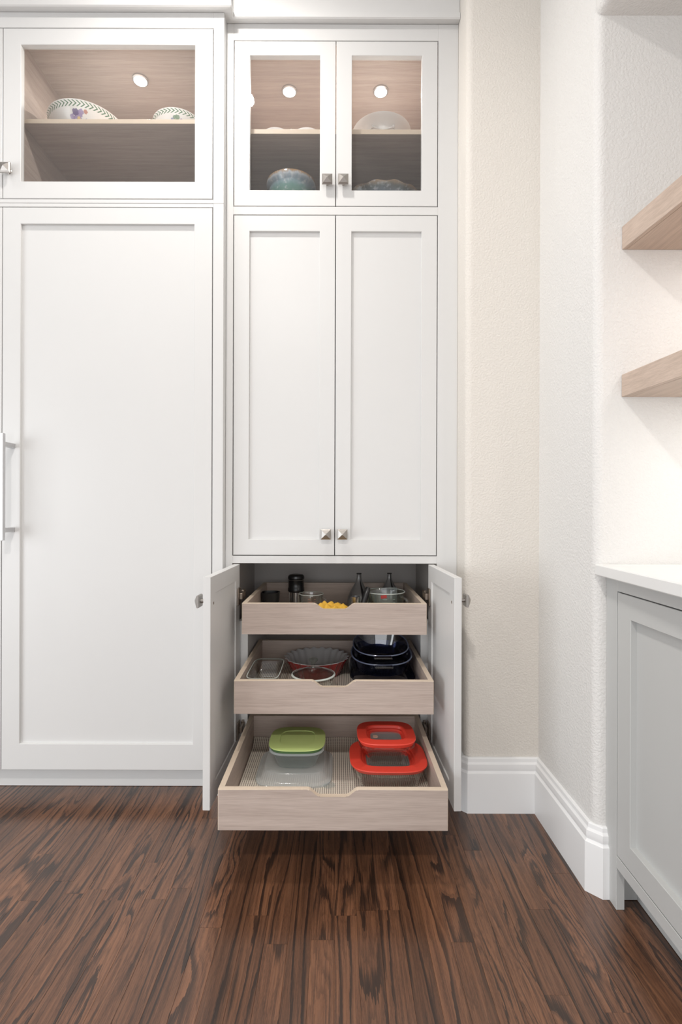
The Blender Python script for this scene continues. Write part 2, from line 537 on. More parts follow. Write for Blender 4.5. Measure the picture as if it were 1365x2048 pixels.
# ------------------------------------------------------------------ floor
FX0, FX1, FY0, FY1, PW = -1.80, 0.92, 0.50, 1.874, 0.0540
bm = new()
box(bm, -4.0, 2.0, -4.0, 2.45, -0.06, -0.0125)
box(bm, -4.0, FX0, -4.0, 2.45, -0.0125, -0.0002); box(bm, FX1, 2.0, -4.0, 2.45, -0.0125, -0.0002)
box(bm, FX0, FX1, -4.0, FY0, -0.0125, -0.0002); box(bm, FX0, FX1, FY1, 2.45, -0.0125, -0.0002)
floor = struct('floor', bm, FLOORM)
bm = new()
vs = box(bm, -PW / 2 + 0.00012, PW / 2 - 0.00012, -0.5, 0.5, -0.0125, 0.0)
te = [e for e in bm.edges if all(v.co.z > -0.001 for v in e.verts) and abs(e.verts[0].co.x - e.verts[1].co.x) < 1e-5]
bmesh.ops.bevel(bm, geom=te, offset=0.0003, segments=1, affect='EDGES')
bmesh.ops.recalc_face_normals(bm, faces=bm.faces)
plank_me = bpy.data.meshes.new('plank'); bm.to_mesh(plank_me); bm.free(); plank_me.materials.append(FLOORM)
nrow = int(round((FX1 - FX0) / PW))
PWr = (FX1 - FX0) / nrow
for r in range(nrow):
    x = FX0 + PWr * (r + 0.5); y = FY0
    first = True
    while y < FY1 - 0.01:
        L = random.uniform(0.28, 1.05)
        if first: L = random.uniform(0.12, 0.8); first = False
        if FY1 - (y + L) < 0.12: L = FY1 - y
        L = min(L, FY1 - y)
        o = bpy.data.objects.new('plank', plank_me); COL.objects.link(o)
        o.parent = floor; o.location = (x, y + L / 2, random.uniform(-0.0002, 0.0))
        o.scale = (PWr / PW, L - 0.0003, 1)
        y += L

# ------------------------------------------------------------------ walls, ceiling, trim
bm = new(); box(bm, -4.0, 2.0, -4.0, 2.45, CEIL, CEIL + 0.05); struct('ceiling', bm, CEILM)
bm = new(); box(bm, -4.0, 0.46, 2.40, 2.45, 0, CEIL); struct('wall_rear', bm, WALLB)
R = 0.022
bm = new()
p = [(XR, 2.40)] + [(XR, ZW + R)] + arc(XR + R, ZW + R, R, 180, 270)[1:] + [(XW, ZW), (XW, ZW + 0.12), (XR + 0.10, ZW + 0.12), (XR + 0.1, 2.40)]
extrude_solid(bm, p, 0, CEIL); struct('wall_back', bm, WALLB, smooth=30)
bm = new()
p = [(XW, ZW + 0.12), (XW, ZN + R)] + arc(XW + R, ZN + R, R, 180, 270)[1:] + [(1.60, ZN), (1.60, ZW + 0.12)]
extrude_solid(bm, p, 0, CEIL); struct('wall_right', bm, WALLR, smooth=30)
XN = 1.10
bm = new(); box(bm, XN, 1.6, -1.6, ZN, 0, CEIL); struct('wall_niche', bm, WALLR)
bm = new()   # wall over the niche: rounded lower edge at the soffit
pr = [(XW, CEIL), (XW, SOF + R)] + [(XW + R - R * math.cos(math.radians(a)), SOF + R - R * math.sin(math.radians(a))) for a in range(15, 91, 15)] + [(XN, SOF), (XN, CEIL)]
A = [bm.verts.new((x, ZN + 0.0, z)) for x, z in pr]; B = [bm.verts.new((x, -1.6, z)) for x, z in pr]
for k in range(len(pr)): bm.faces.new((A[k], A[(k + 1) % len(pr)], B[(k + 1) % len(pr)], B[k]))
bm.faces.new(A); bm.faces.new(list(reversed(B)))
struct('wall_header', bm, WALLR, smooth=30)

BB = [(0.0005, 0.180), (0.006, 0.179), (0.0085, 0.176), (0.0095, 0.166), (0.012, 0.1625), (0.0145, 0.160), (0.0155, 0.150), (0.0150, 0.142),
      (0.0135, 0.1385), (0.016, 0.1345), (0.0195, 0.132), (0.020, 0.128), (0.020, 0.0), (0.0005, 0.0)]
bm = new()
c45 = 0.012
sweep(bm, BB, [(XR, ZT - 0.005), (XR, ZW + c45), (XR + c45, ZW), (XW, ZW)], side=1)
struct('baseboard_back', bm, TRIMW, smooth=25)
bm = new()
sweep(bm, BB, [(XW, ZW), (XW, ZN + c45 + 0.008), (XW + c45 + 0.008, ZN), (0.707, ZN)], side=1)
struct('baseboard_right', bm, TRIMW, smooth=25)
CR = [(0.0, 2.757), (0.010, 2.7545), (0.018, 2.751), (0.027, 2.749), (0.031, 2.752), (0.031, 2.7690), (0.0285, 2.7715), (0.0180, 2.7720), (0.0180, 2.7760), (0.0225, 2.7765), (0.0225, CEIL - 0.001), (0.0, CEIL - 0.001)]
bm = new()
sweep(bm, CR, [(-2.4, ZF), (XG, ZF), (XG, ZT), (XR - 0.001, ZT)], side=1)
struct('trim_1', bm, WHITE, smooth=25)

# ------------------------------------------------------------------ cabinet hardware and doors
def knob(parent, c, d, s=0.0365):
    """square pyramid knob at c on a face whose outward normal is d"""
    d = Vector(d).normalized(); up = Vector((0, 0, 1)); r = up.cross(d).normalized()
    M = Matrix((r, up, d)).transposed()
    bm = new()
    rings = [(0.010, 0.0, 2), (0.0065, 0.003, 2), (0.0065, 0.016, 2)]
    n = 16
    L = []
    for rad, h, pw in rings:
        L.append([bm.verts.new(Vector(c) + M @ Vector((rad * math.cos(2 * PI * k / n), rad * math.sin(2 * PI * k / n), h))) for k in range(n)])
    for a, b in zip(L, L[1:]):
        for k in range(n): bm.faces.new((a[k], a[(k + 1) % n], b[(k + 1) % n], b[k]))
    bm.faces.new(L[0]); 
    h = s / 2
    Q = []
    for hw, z in ((h * 0.86, 0.015), (h, 0.018), (h, 0.0225), (h * 0.86, 0.0245), (h * 0.80, 0.0255), (0.0018, 0.0335)):
        Q.append([bm.verts.new(Vector(c) + M @ Vector((sx * hw, sy * hw, z))) for sx, sy in ((-1, -1), (1, -1), (1, 1), (-1, 1))])
    for a, b in zip(Q, Q[1:]):
        for k in range(4): bm.faces.new((a[k], a[(k + 1) % 4], b[(k + 1) % 4], b[k]))
    bm.faces.new(list(reversed(Q[0]))); bm.faces.new(Q[-1])
    return obj('knob', bm, NICKEL, parent)


def shaker(name, parent, x0, x1, z0, z1, y, st, top, bot, mat, glass=False, t=0.021, rec=0.010, label=None, xf=None):
    """inset door: frame with a recessed panel or a pane"""
    bm = new()
    grid_ring(bm, x0, x1, z0, z1, x0 + st, x1 - st, z0 + bot, z1 - top, y, y + t, 0.0012)
    if xf:
        for v in bm.verts: v.co = xf(v.co)
    d = obj(name, bm, mat, parent, label=label)
    bm = new()
    if glass: box(bm, x0 + st - 0.004, x1 - st + 0.004, y + t - 0.006, y + t - 0.003, z0 + bot - 0.004, z1 - top + 0.004, xf=xf)
    else: box(bm, x0 + st - 0.002, x1 - st + 0.002, y + rec, y + t - 0.004, z0 + bot - 0.002, z1 - top + 0.002, xf=xf)
    obj('pane' if glass else 'panel', bm, PANE if glass else mat, d)
    return d


def puck(parent, x, y, z, power):
    bm = new(); lathe(bm, [(0.024, 0), (0.030, -0.001), (0.030, -0.006), (0.025, -0.008)], 32, x, y, z, ends=False)
    ring = obj('puck_light', bm, STEEL, parent)
    bm = new(); lathe(bm, [(0.025, -0.0075), (0.021, -0.009)], 32, x, y, z)
    obj('lens', bm, PUCKM, ring, label='glowing round lens')
    area('puck_lamp', (x, y, z - 0.014), power, 0.045, (1.0, 0.94, 0.88))


# ------------------------------------------------------------------ refrigerator run (left)
def X(p, z, y=1024): return px(p, y, z).x
def Zp(p, z, x=676): return px(x, p, z).z


g = 0.0028
fx0, fx1 = X(3, ZF), X(425, ZF, 420)
fl = -2.05
gt0, gt1 = Zp(397, ZF, 215), Zp(57, ZF, 215)
ft0, ft1 = Zp(1540, ZF, 215), Zp(415, ZF, 215)
frx = XG
cab = thing('glass_front_cabinet', 'white glass-front wall cabinet above the panelled refrigerator, two floral bowls inside', 'cabinet', ((fl + frx) / 2, ZF + 0.3, gt0 - 0.02))
bm = new()
box(bm, fx1 + g, frx, ZF, ZF + 0.021, gt0 - 0.016, 2.757, 0.0008)
box(bm, fl, fx1 + g, ZF, ZF + 0.021, gt1 + g, 2.757, 0.0008)
box(bm, fl, fx1 + g, ZF, ZF + 0.021, gt0 - 0.016, gt0 - g, 0.0008)
box(bm, frx - 0.010, frx, ZF + 0.021, ZT + 0.02, gt0 - 0.016, 2.757)
obj('face_frame', bm, WHITE, cab)
ix0, ix1 = X(22, ZF), X(432, ZF)
iz1 = gt1 + 0.004; iz0 = gt0 - 0.010
bm = new(); box(bm, fl, ix1, ZF + 0.022, 2.36, iz1, iz1 + 0.018); obj('top_panel', bm, OAKX, cab)
bm = new(); box(bm, fl, ix1, ZF + 0.022, 2.36, iz0 - 0.006, iz0 + 0.006); obj('bottom_panel', bm, OAKX, cab)
bm = new(); box(bm, ix0 - 0.018, ix0, ZF + 0.0225, 2.345, iz0 + 0.006, iz1); obj('side_panel', bm, OAKY, cab)
bm = new(); box(bm, ix1, ix1 + 0.016, ZF + 0.0225, 2.36, iz0 - 0.006, iz1 + 0.018); obj('side_panel', bm, OAKY, cab)
bm = new(); box(bm, fl, ix1, 2.346, 2.36, iz0 + 0.006, iz1); obj('back_panel', bm, OAKX, cab)
SF = 1.812
sz = Zp(238, SF, 215); st_ = 0.0165
bm = new(); box(bm, ix0 + 0.0005, ix1 - 0.0005, SF, 2.344, sz - st_, sz, 0.0008)
for f in bm.faces:
    if f.normal.y < -0.9 or all(abs(v.co.y - SF) < 0.0012 for v in f.verts): f.material_index = 1
obj('shelf', bm, [OAKX, EDGE], cab)
d = shaker('glass_door', cab, fx0 + g / 2, fx1, gt0, gt1, ZF, 0.0625, 0.0570, 0.0600, WHITE, True)
k = px(18, 343, ZF); knob(d, (k.x, ZF, k.z), (0, -1, 0))
shaker('glass_door', cab, fx0 - g / 2 - 0.74, fx0 - g / 2, gt0, gt1, ZF, 0.0625, 0.0570, 0.0600, WHITE, True)
pk = px(281, 160, 2.0); pz = iz1; pd = (iz1 - 1.0) / (1024 - 160) * 1000
puck(cab, X(281, pd, 160), pd, iz1, 2.1)

fr = thing('refrigerator', 'tall white panelled refrigerator with a steel bar handle, left of the pantry', 'refrigerator', ((fl + frx) / 2, ZF + 0.3, 0.0))
bm = new()
box(bm, fx1 + g, frx, ZF, 2.39, 0.0, gt0 - 0.0165, 0.0008)
obj('side_panel', bm, WHITE, fr)
bm = new(); box(bm, fl, fx1 + g - 0.0005, ZF + 0.001, ZF + 0.02, ft1 + g, gt0 - 0.0165, 0.0005); obj('top_rail', bm, WHITE, fr)
bm = new(); box(bm, fl, fx1 + g - 0.002, ZF + 0.03, 2.36, ft0 + 0.01, ft1 - 0.01); obj('body', bm, DARK, fr)
bm = new(); box(bm, fl, fx1 + g - 0.0005, ZF + 0.060, ZF + 0.075, 0.0015, ft0 + 0.02); obj('toe_kick', bm, WHITE, fr)
d = shaker('door', fr, fx0 + g / 2, fx1, ft0, ft1, ZF, 0.0635, 0.0580, 0.0915, WHITE)
bm = new()
hb0, hb1 = Zp(868, 1.70), Zp(1083, 1.70)
box(bm, -1.156, -1.1360, 1.694, 1.708, hb1, hb0, 0.0012)
h = obj('handle', bm, STEEL, d)
for yy in (891, 1062):
    zz = Zp(yy, 1.72)
    bm = new(); box(bm, -1.155, -1.1365, 1.7083, ZF + 0.0, zz - 0.008, zz + 0.008, 0.0008)
    obj('post', bm, STEEL, h)
shaker('door', fr, fx0 - g / 2 - 0.74, fx0 - g / 2, ft0, ft1, ZF, 0.0635, 0.0580, 0.0915, WHITE)

# ------------------------------------------------------------------ pantry cabinet
dx0, dx1 = X(467.5, ZT, 768) , X(874, ZT, 768)
XC = (dx0 + dx1) / 2
u0, u1 = Zp(412, ZT, 671), Zp(82.5, ZT, 671)
m0, m1 = Zp(1110.5, ZT, 671), Zp(431, ZT, 671)
l1 = Zp(1128.5, ZT, 671); l0 = 0.142
pan = thing('pantry_cabinet', 'tall white pantry cabinet, glass doors on top, lower doors open on pull-out drawers', 'cabinet', (XC, ZT + 0.28, 0.0))
bm = new()
fy0, fy1 = ZT, ZT + 0.021
box(bm, XG + 0.0005, dx0 - g, fy0, fy1, 0.0, 2.757, 0.0008)
box(bm, dx1 + g, XR - 0.0005, fy0, fy1, 0.0, 2.757, 0.0008)
for a, b in ((0.10, l0 - g), (l1 + g, m0 - g), (m1 + g, u0 - g), (u1 + g, 2.757)):
    box(bm, dx0 - g, dx1 + g, fy0, fy1, a, b, 0.0008)
obj('face_frame', bm, WHITE, pan)
sx0, sx1 = -0.385, 0.362
for a, b in ((sx0 - 0.018, sx0), (sx1, sx1 + 0.018)):
    bm = new(); box(bm, a, b, ZT + 0.0215, 2.33, 0.0015, m1 + 0.008); obj('side_panel', bm, INNER, pan)
    bm = new(); box(bm, a, b, ZT + 0.0215, 2.33, m1 + 0.0085, 2.757); obj('upper_side_panel', bm, OAKY, pan)
bm = new(); box(bm, sx0, sx1, 2.316, 2.33, 0.09, m1 + 0.008); obj('back_panel', bm, INNER, pan)
bm = new(); box(bm, sx0, sx1, 2.316, 2.33, m1 + 0.0085, 2.757); obj('upper_back_panel', bm, OAKX, pan)
bm = new(); box(bm, sx0, sx1, ZT + 0.0215, 2.3155, 0.105, 0.130); obj('bottom_panel', bm, INNER, pan)
bm = new(); box(bm, dx0, dx1, ZT + 0.06, ZT + 0.075, 0.0015, 0.105); obj('toe_kick', bm, WHITE, pan)
bm = new(); box(bm, sx0, sx1, ZT + 0.0215, 2.3155, l1 + 0.006, l1 + 0.026); obj('fixed_shelf', bm, INNER, pan)
bm = new(); box(bm, sx0, sx1, ZT + 0.0215, 2.3155, m1 + 0.009, m1 + 0.027); obj('fixed_shelf', bm, OAKX, pan)
ptop = u1 + 0.006
bm = new(); box(bm, sx0, sx1, ZT + 0.0215, 2.3155, ptop, ptop + 0.018); obj('top_panel', bm, OAKX, pan)
SP = 1.838
ps = Zp(258.5, SP, 671)
bm = new(); box(bm, sx0 + 0.0005, sx1 - 0.0005, SP, 2.315, ps - 0.0175, ps, 0.0008)
for f in bm.faces:
    if all(abs(v.co.y - SP) < 0.0012 for v in f.verts): f.material_index = 1
obj('shelf', bm, [OAKX, EDGE], pan)
for a, b in ((-0.362, -0.3275), (0.3045, 0.339)):        # spacers that carry the slides
    bm = new(); box(bm, a, b, ZT + 0.028, 2.30, 0.1305, 0.60, 0.0008); obj('spacer_panel', bm, WHITE, pan)
for a, b, kx in ((dx0, XC - g / 2, 655), (XC + g / 2, dx1, 687)):
    d = shaker('glass_door', pan, a, b, u0, u1, ZT, 0.0560, 0.0510, 0.0570, WHITE, True)
    k = px(kx, 362, ZT - 0.01); knob(d, (k.x, ZT, k.z), (0, -1, 0))
for a, b, kx in ((dx0, XC - g / 2, 652), (XC + g / 2, dx1, 685)):
    d = shaker('door', pan, a, b, m0, m1, ZT, 0.0560, 0.0570, 0.0570, WHITE)
    k = px(kx, 1068.5, ZT - 0.01); knob(d, (k.x, ZT, k.z), (0, -1, 0))
for ppx in (579, 762):
    pd = (ptop - 1.0) / (1024 - 181) * 1000
    puck(pan, X(ppx, pd, 181), pd, ptop, 1.35)

# lower doors, swung open
dw = (dx1 - dx0) / 2 - g
TD = 0.0215


def open_door(s, hx, zf, dxf):
    """s = -1 left, +1 right; hinge inner corner hx at the face plane; free end at depth zf, dxf further out"""
    v = Vector((s * dxf, zf - ZT, 0)).normalized()
    n = Vector((s * abs(v.y), abs(v.x) * 0 + (v.x * s * 0), 0))
    n = Vector((-v.y, v.x, 0)) * 1.0
    if n.x * s < 0: n = -n
    H = Vector((hx, ZT - 0.002, 0))
    # door-local: x along the door from hinge, y = 0 outer face .. TD inner face
    def xf(co):
        q = H + v * co.x + n * (TD - co.y); return Vector((q.x, q.y, co.z))
    d = shaker('door', pan, 0.0, dw, l0, l1, 0.0, 0.0560, 0.0540, 0.0570, WHITE, False, TD, 0.0095, xf=xf)
    ck = H + v * (dw - 0.030) + n * TD
    knob(d, (ck.x, ck.y, Zp(1201, zf + 0.03)), tuple(n))
    # screw head of the knob on the inner face
    c = H + v * (dw - 0.030)
    bm = new(); box(bm, -0.004, 0.004, -0.001, 0.0005, -0.004, 0.004, 0.001)
    for q in bm.verts:
        w_ = c + v * q.co.x + n * q.co.y; q.co = Vector((w_.x, w_.y, Zp(1205, zf + 0.03) + q.co.z))
    obj('screw', bm, HINGE, d)
    for hz in (0.700, 0.225):
        bm = new()
        def hb(x0, x1, y0, y1, z0, z1, bv=0.0012):
            box(bm, x0, x1, y0, y1, z0, z1, bv, xf=lambda co: Vector(((H + v * co.x - n * co.y).x, (H + v * co.x - n * co.y).y, co.z)))
        hb(0.006, 0.040, 0.0005, 0.006, hz - 0.030, hz + 0.030)
        hb(-0.024, 0.026, 0.006, 0.016, hz - 0.011, hz + 0.011)
        hb(-0.045, -0.012, 0.003, 0.012, hz - 0.016, hz + 0.016)
        obj('hinge', bm, HINGE, d)
    return d


open_door(-1, X(480, ZT, 1128), 1.45, 0.012)
open_door(1, X(857, ZT, 1131), 1.425, 0.010)

# ------------------------------------------------------------------ pull-out drawers
W2 = 0.3095; LD = 0.50; TH = 0.0155
DR = {'top': (1.671, 0.5906, 0.694), 'mid': (1.546, 0.3750, 0.4775), 'low': (1.342, 0.1450, 0.2545)}


def drawer(key):
    y, z0, z1 = DR[key]; cx = -0.0105
    bm = new()
    # front with scooped pull
    top = [(cx - W2, z1)]
    hw, fl_, dp = 0.069, 0.034, 0.0195
    for k in range(0, 13):
        t = k / 12; s = t * t * (3 - 2 * t)
        top.append((cx - hw + (hw - fl_) * t, z1 - dp * s))
    top += [(2 * cx - a, b) for a, b in reversed(top)]
    out = [(cx - W2, z0)] + top + [(cx + W2, z0)]
    A = [bm.verts.new((a, y, b)) for a, b in out]; B = [bm.verts.new((a, y + TH, b)) for a, b in out]
    n = len(out)
    for k in range(n):
        j = (k + 1) % n
        f = bm.faces.new((A[k], A[j], B[j], B[k]))
        if 1 <= k < n - 2: f.material_index = 1
    bm.faces.new(list(reversed(A))); bm.faces.new(B)
    es = [e for e in bm.edges if (e.verts[0] in A and e.verts[1] in A) and abs(e.verts[0].co.z + e.verts[1].co.z) > z0 * 2 + 0.02]
    bmesh.ops.bevel(bm, geom=es, offset=0.0016, segments=1, affect='EDGES', material=1)
    d = obj('drawer', bm, [OAKX, EDGE], pan, smooth=35)
    for a, b in ((cx - W2, cx - W2 + TH), (cx + W2 - TH, cx + W2)):
        bm = new(); box(bm, a, b, y + TH, y + LD, z0, z1)
        for f in bm.faces:
            if all(v.co.z > z1 - 1e-4 for v in f.verts): f.material_index = 1
        obj('side_panel', bm, [OAKY, EDGE], d)
    bm = new(); box(bm, cx - W2 + TH, cx + W2 - TH, y + LD - TH, y + LD, z0, z1)
    for f in bm.faces:
        if all(v.co.z > z1 - 1e-4 for v in f.verts): f.material_index = 1
    obj('back_panel', bm, [OAKX, EDGE], d)
    bm = new(); box(bm, cx - W2 + TH, cx + W2 - TH, y + TH, y + LD - TH, z0 + 0.002, z0 + 0.011); obj('bottom_panel', bm, OAKY, d)
    for a, b in ((cx - W2 - 0.0075, cx - W2 - 0.0005), (cx + W2 + 0.0005, cx + W2 + 0.0075)):
        bm = new(); box(bm, a, b, y + 0.06, y + LD - 0.01, z0 + 0.012, z0 + 0.030); obj('slide', bm, STEEL, d)
    return d


for kk in ('top', 'mid', 'low'): drawer(kk)


def liner(key, label, curl):
    y, z0, z1 = DR[key]; cx = -0.0105
    bm = new(); nx, ny = 30, 30
    x0, x1 = cx - W2 + TH + 0.002, cx + W2 - TH - 0.002; y0, y1 = y + TH + 0.002, y + LD - TH - 0.003
    V = []
    for j in range(ny + 1):
        row = []
        for i in range(nx + 1):
            u, v = i / nx, j / ny
            zz = z0 + 0.0125 + curl * max(0, (v - 0.88) / 0.12) ** 2 * (0.45 + 0.55 * math.cos(6.0 * (u - 0.02)) ** 2)
            row.append((x0 + (x1 - x0) * u, y0 + (y1 - y0) * v, zz))
        V.append(row)
    T = [[bm.verts.new(p) for p in r] for r in V]
    Bt = [[bm.verts.new((p[0], p[1], p[2] - 0.0012)) for p in r] for r in V]
    for j in range(ny):
        for i in range(nx):
            bm.faces.new((T[j][i], T[j][i + 1], T[j + 1][i + 1], T[j + 1][i]))
            bm.faces.new((Bt[j][i], Bt[j + 1][i], Bt[j + 1][i + 1], Bt[j][i + 1]))
    for i in range(nx):
        bm.faces.new((T[0][i], Bt[0][i], Bt[0][i + 1], T[0][i + 1])); bm.faces.new((T[ny][i], T[ny][i + 1], Bt[ny][i + 1], Bt[ny][i]))
    for j in range(ny):
        bm.faces.new((T[j][0], T[j + 1][0], Bt[j + 1][0], Bt[j][0])); bm.faces.new((T[j][nx], Bt[j][nx], Bt[j + 1][nx], T[j + 1][nx]))
    o = obj('drawer_liner', bm, LINER, origin=(cx, (y0 + y1) / 2, z0 + 0.0115), smooth=60)
    tag(o, label, 'liner', 'woven drawer liners')
    return z0 + 0.0127


LZ = {'low': liner('low', 'beige woven liner lying in the lowest drawer under the lidded food containers', 0.022),
      'mid': liner('mid', 'striped woven liner in the middle drawer under the baking dishes', 0.0),
      'top': liner('top', 'woven liner in the top drawer under the measuring cups and bottles', 0.0)}


# ------------------------------------------------------------------ lowest drawer: food containers
def tub(t, mat, cx, cy, z, b, tp, h, p=5.0, wall=0.003, name='body'):
    """open tub: (bx,by) bottom half sizes -> (tx,ty) top half sizes"""
    bm = new(); bx, by = b; tx, ty = tp
    loft(bm, [(bx * 0.9, by * 0.9, z, p), (bx, by, z + 0.004, p), (tx, ty, z + h, p), (tx - wall, ty - wall, z + h, p),
              (bx - wall, by - wall, z + 0.006, p), (bx * 0.86, by * 0.86, z + wall + 0.001, p)], 56, cx=cx, cy=cy)
    return obj(name, bm, mat, t, smooth=40)


# wide clear container lying low, upside down, its raised plateau carries the green-lidded tub
z = LZ['low']; cx, cy = X(593, 1.635), 1.640
t = thing('storage_container', 'flat wide clear plastic container upside down under the green-lidded tub', 'container', (cx, cy, z))
bm = new()
loft(bm, [(0.120, 0.118, z + 0.0008, 5), (0.1205, 0.1185, z + 0.007, 5), (0.112, 0.110, z + 0.010, 5), (0.108, 0.106, z + 0.012, 5), (0.098, 0.096, z + 0.031, 4.5),
          (0.094, 0.092, z + 0.0335, 4.5)], 64, closed_start=False, cx=cx, cy=cy)
obj('body', bm, PLASTICM, t, smooth=40)
bm = new(); loft(bm, [(0.1215, 0.1195, z + 0.0045, 5), (0.1225, 0.1205, z + 0.0058, 5), (0.1215, 0.1195, z + 0.0072, 5), (0.1190, 0.1170, z + 0.0072, 5), (0.1190, 0.1170, z + 0.0045, 5)], 64, closed_start=False, closed_end=False, cx=cx, cy=cy)
obj('rim', bm, PLASTIC, t, smooth=40)
bm = new(); loft(bm, [(0.018, 0.014, z + 0.004, 3), (0.018, 0.014, z + 0.0065, 3)], 24, cx=cx + 0.112, cy=cy - 0.108, rot=0.6); obj('corner_tab', bm, PLASTIC, t)
ptz = z + 0.0340
cx, cy = X(597, 1.625), 1.630
t = thing('food_container', 'lime green lidded clear tub standing on the flat clear container', 'container', (cx, cy, ptz))
tub(t, PLASTIC, cx, cy, ptz, (0.062, 0.060), (0.084, 0.081), 0.058, 4.2)
bm = new(); loft(bm, [(0.0845, 0.0815, ptz + 0.051, 3.8), (0.089, 0.086, ptz + 0.054, 3.8), (0.089, 0.086, ptz + 0.057, 3.8), (0.0845, 0.0815, ptz + 0.0585, 3.8)], 56, closed_start=False, closed_end=False, cx=cx, cy=cy)
obj('rim', bm, PLASTICM, t, smooth=40)
zz = ptz + 0.0585
bm = new(); loft(bm, [(0.080, 0.077, zz, 3.6), (0.0845, 0.0815, zz + 0.001, 3.6), (0.085, 0.082, zz + 0.0085, 3.6), (0.080, 0.078, zz + 0.009, 3.6)], 56, cx=cx, cy=cy)
lid = obj('lid', bm, GREENRIM, t, smooth=40, label='green lid')
zz += 0.009
bm = new(); loft(bm, [(0.0885, 0.0855, zz, 3.4), (0.0905, 0.0875, zz + 0.0012, 3.4), (0.0895, 0.0865, zz + 0.0030, 3.4), (0.083, 0.080, zz + 0.0042, 3.4), (0.056, 0.053, zz + 0.0052, 3.8), (0.0548, 0.0518, zz + 0.0030, 3.8), (0.052, 0.049, zz + 0.0030, 3.8), (0.02, 0.02, zz + 0.0036, 3)], 56, cx=cx, cy=cy)
obj('lid_top', bm, GREENLID, lid, smooth=25)


def red_box(label, cx, cy, z, hx, hy, h, small):
    t = thing('food_container', label, 'container', (cx, cy, z))
    tub(t, GLASS, cx, cy, z, (hx * (0.60 if small else 0.74), hy * (0.55 if small else 0.72)), (hx * 0.91, hy * 0.89), h - 0.006, 4.6, 0.004)
    bm = new(); loft(bm, [(hx * 0.915, hy * 0.895, z + h - 0.020, 4), (hx * 0.955, hy * 0.94, z + h - 0.017, 4), (hx * 0.955, hy * 0.94, z + h - 0.013, 4), (hx * 0.915, hy * 0.895, z + h - 0.011, 4)], 56, closed_start=False, closed_end=False, cx=cx, cy=cy)
    obj('glass_rim', bm, GREENGLASS, t, smooth=40)
    a = z + h
    ix, iy = (hx * 0.66, hy * 0.60) if small else (hx * 0.70, hy * 0.66)
    dp = 0.012
    bm = new(); loft(bm, [(hx * 0.93, hy * 0.92, a - 0.010, 3.8), (hx * 0.985, hy * 0.98, a - 0.002, 3.6), (hx, hy, a + 0.001, 3.5), (hx * 0.985, hy * 0.98, a + 0.0032, 3.5), (ix * 1.05, iy * 1.05, a + 0.0040, 4), (ix, iy, a + 0.002, 4), (ix * 0.97, iy * 0.97, a + 0.002 - dp * 0.6, 4), (ix * 0.90, iy * 0.88, a + 0.0015 - dp * 0.6, 4), (ix * 0.885, iy * 0.865, a - dp, 4), (ix * 0.80, iy * 0.78, a - dp, 4), (ix * 0.80, iy * 0.78, a - dp - 0.002, 4), (hx * 0.88, hy * 0.86, a - 0.0095, 3.8)], 56, closed_start=False, closed_end=False, cx=cx, cy=cy)
    lid = obj('lid', bm, REDLID, t, smooth=25, label='red lid with a clear window')
    bm = new(); loft(bm, [(ix * 0.82, iy * 0.80, a - dp - 0.0015, 4), (ix * 0.82, iy * 0.80, a - dp + 0.0012, 4)], 56, cx=cx, cy=cy)
    obj('window', bm, PLASTIC, lid)
    if small:
        bm = new(); loft(bm, [(0.008, 0.010, a - dp + 0.0013, 3), (0.008, 0.010, a - dp + 0.0022, 3)], 20, cx=cx - ix * 0.55, cy=cy)
        obj('sticker', bm, simple('pale_tan_sticker', (0.62, 0.42, 0.33), 0.5), lid)
    return a - dp


z = LZ['low']
cx, cy = 0.1605, 1.590
wz = red_box('wide red-lidded glass dish, lower of the red pair in the lowest drawer', cx, cy, z, 0.121, 0.108, 0.068, False)
cx2, cy2 = 0.1555, 1.598
red_box('small red-lidded glass dish stacked on the wide red-lidded one', cx2, cy2, wz + 0.0015, 0.092, 0.086, 0.078, True)

# ------------------------------------------------------------------ middle drawer: baking dishes
z = LZ['mid']
cx, cy = -0.2465, 1.732
t = thing('loaf_dish', 'clear glass rectangular loaf dish at the left side of the middle drawer', 'dish', (cx, cy, z))
bm = new()
loft(bm, [(0.040, 0.086, z, 6), (0.043, 0.089, z + 0.004, 6), (0.052, 0.107, z + 0.062, 6), (0.0555, 0.1115, z + 0.0655, 6), (0.0555, 0.1115, z + 0.0695, 6), (0.049, 0.104, z + 0.0695, 6), (0.046, 0.100, z + 0.064, 6), (0.038, 0.083, z + 0.006, 6)], 64, cx=cx, cy=cy)
obj('body', bm, GLASS, t, smooth=40)
bm = new(); loft(bm, [(0.0525, 0.108, z + 0.0700, 6), (0.0555, 0.111, z + 0.0705, 6), (0.0550, 0.1108, z + 0.0720, 6), (0.0520, 0.1075, z + 0.0715, 6)], 64, closed_start=False, closed_end=False, cx=cx, cy=cy)
obj('rim', bm, simple('pale_glass_edge', (0.62, 0.66, 0.62), 0.2), t, smooth=60)  # opaque pale band along the rim of the clear glass
cx, cy = X(635, 1.907), 1.9055
t = thing('pie_dish', 'round fluted pie dish, red outside and off-white inside, middle drawer', 'dish', (cx, cy, z))


def flute(amp):
    return lambda a, i, r, zz: (r + amp[i] * math.cos(22 * a), zz + 0.35 * amp[i] * math.cos(22 * a))


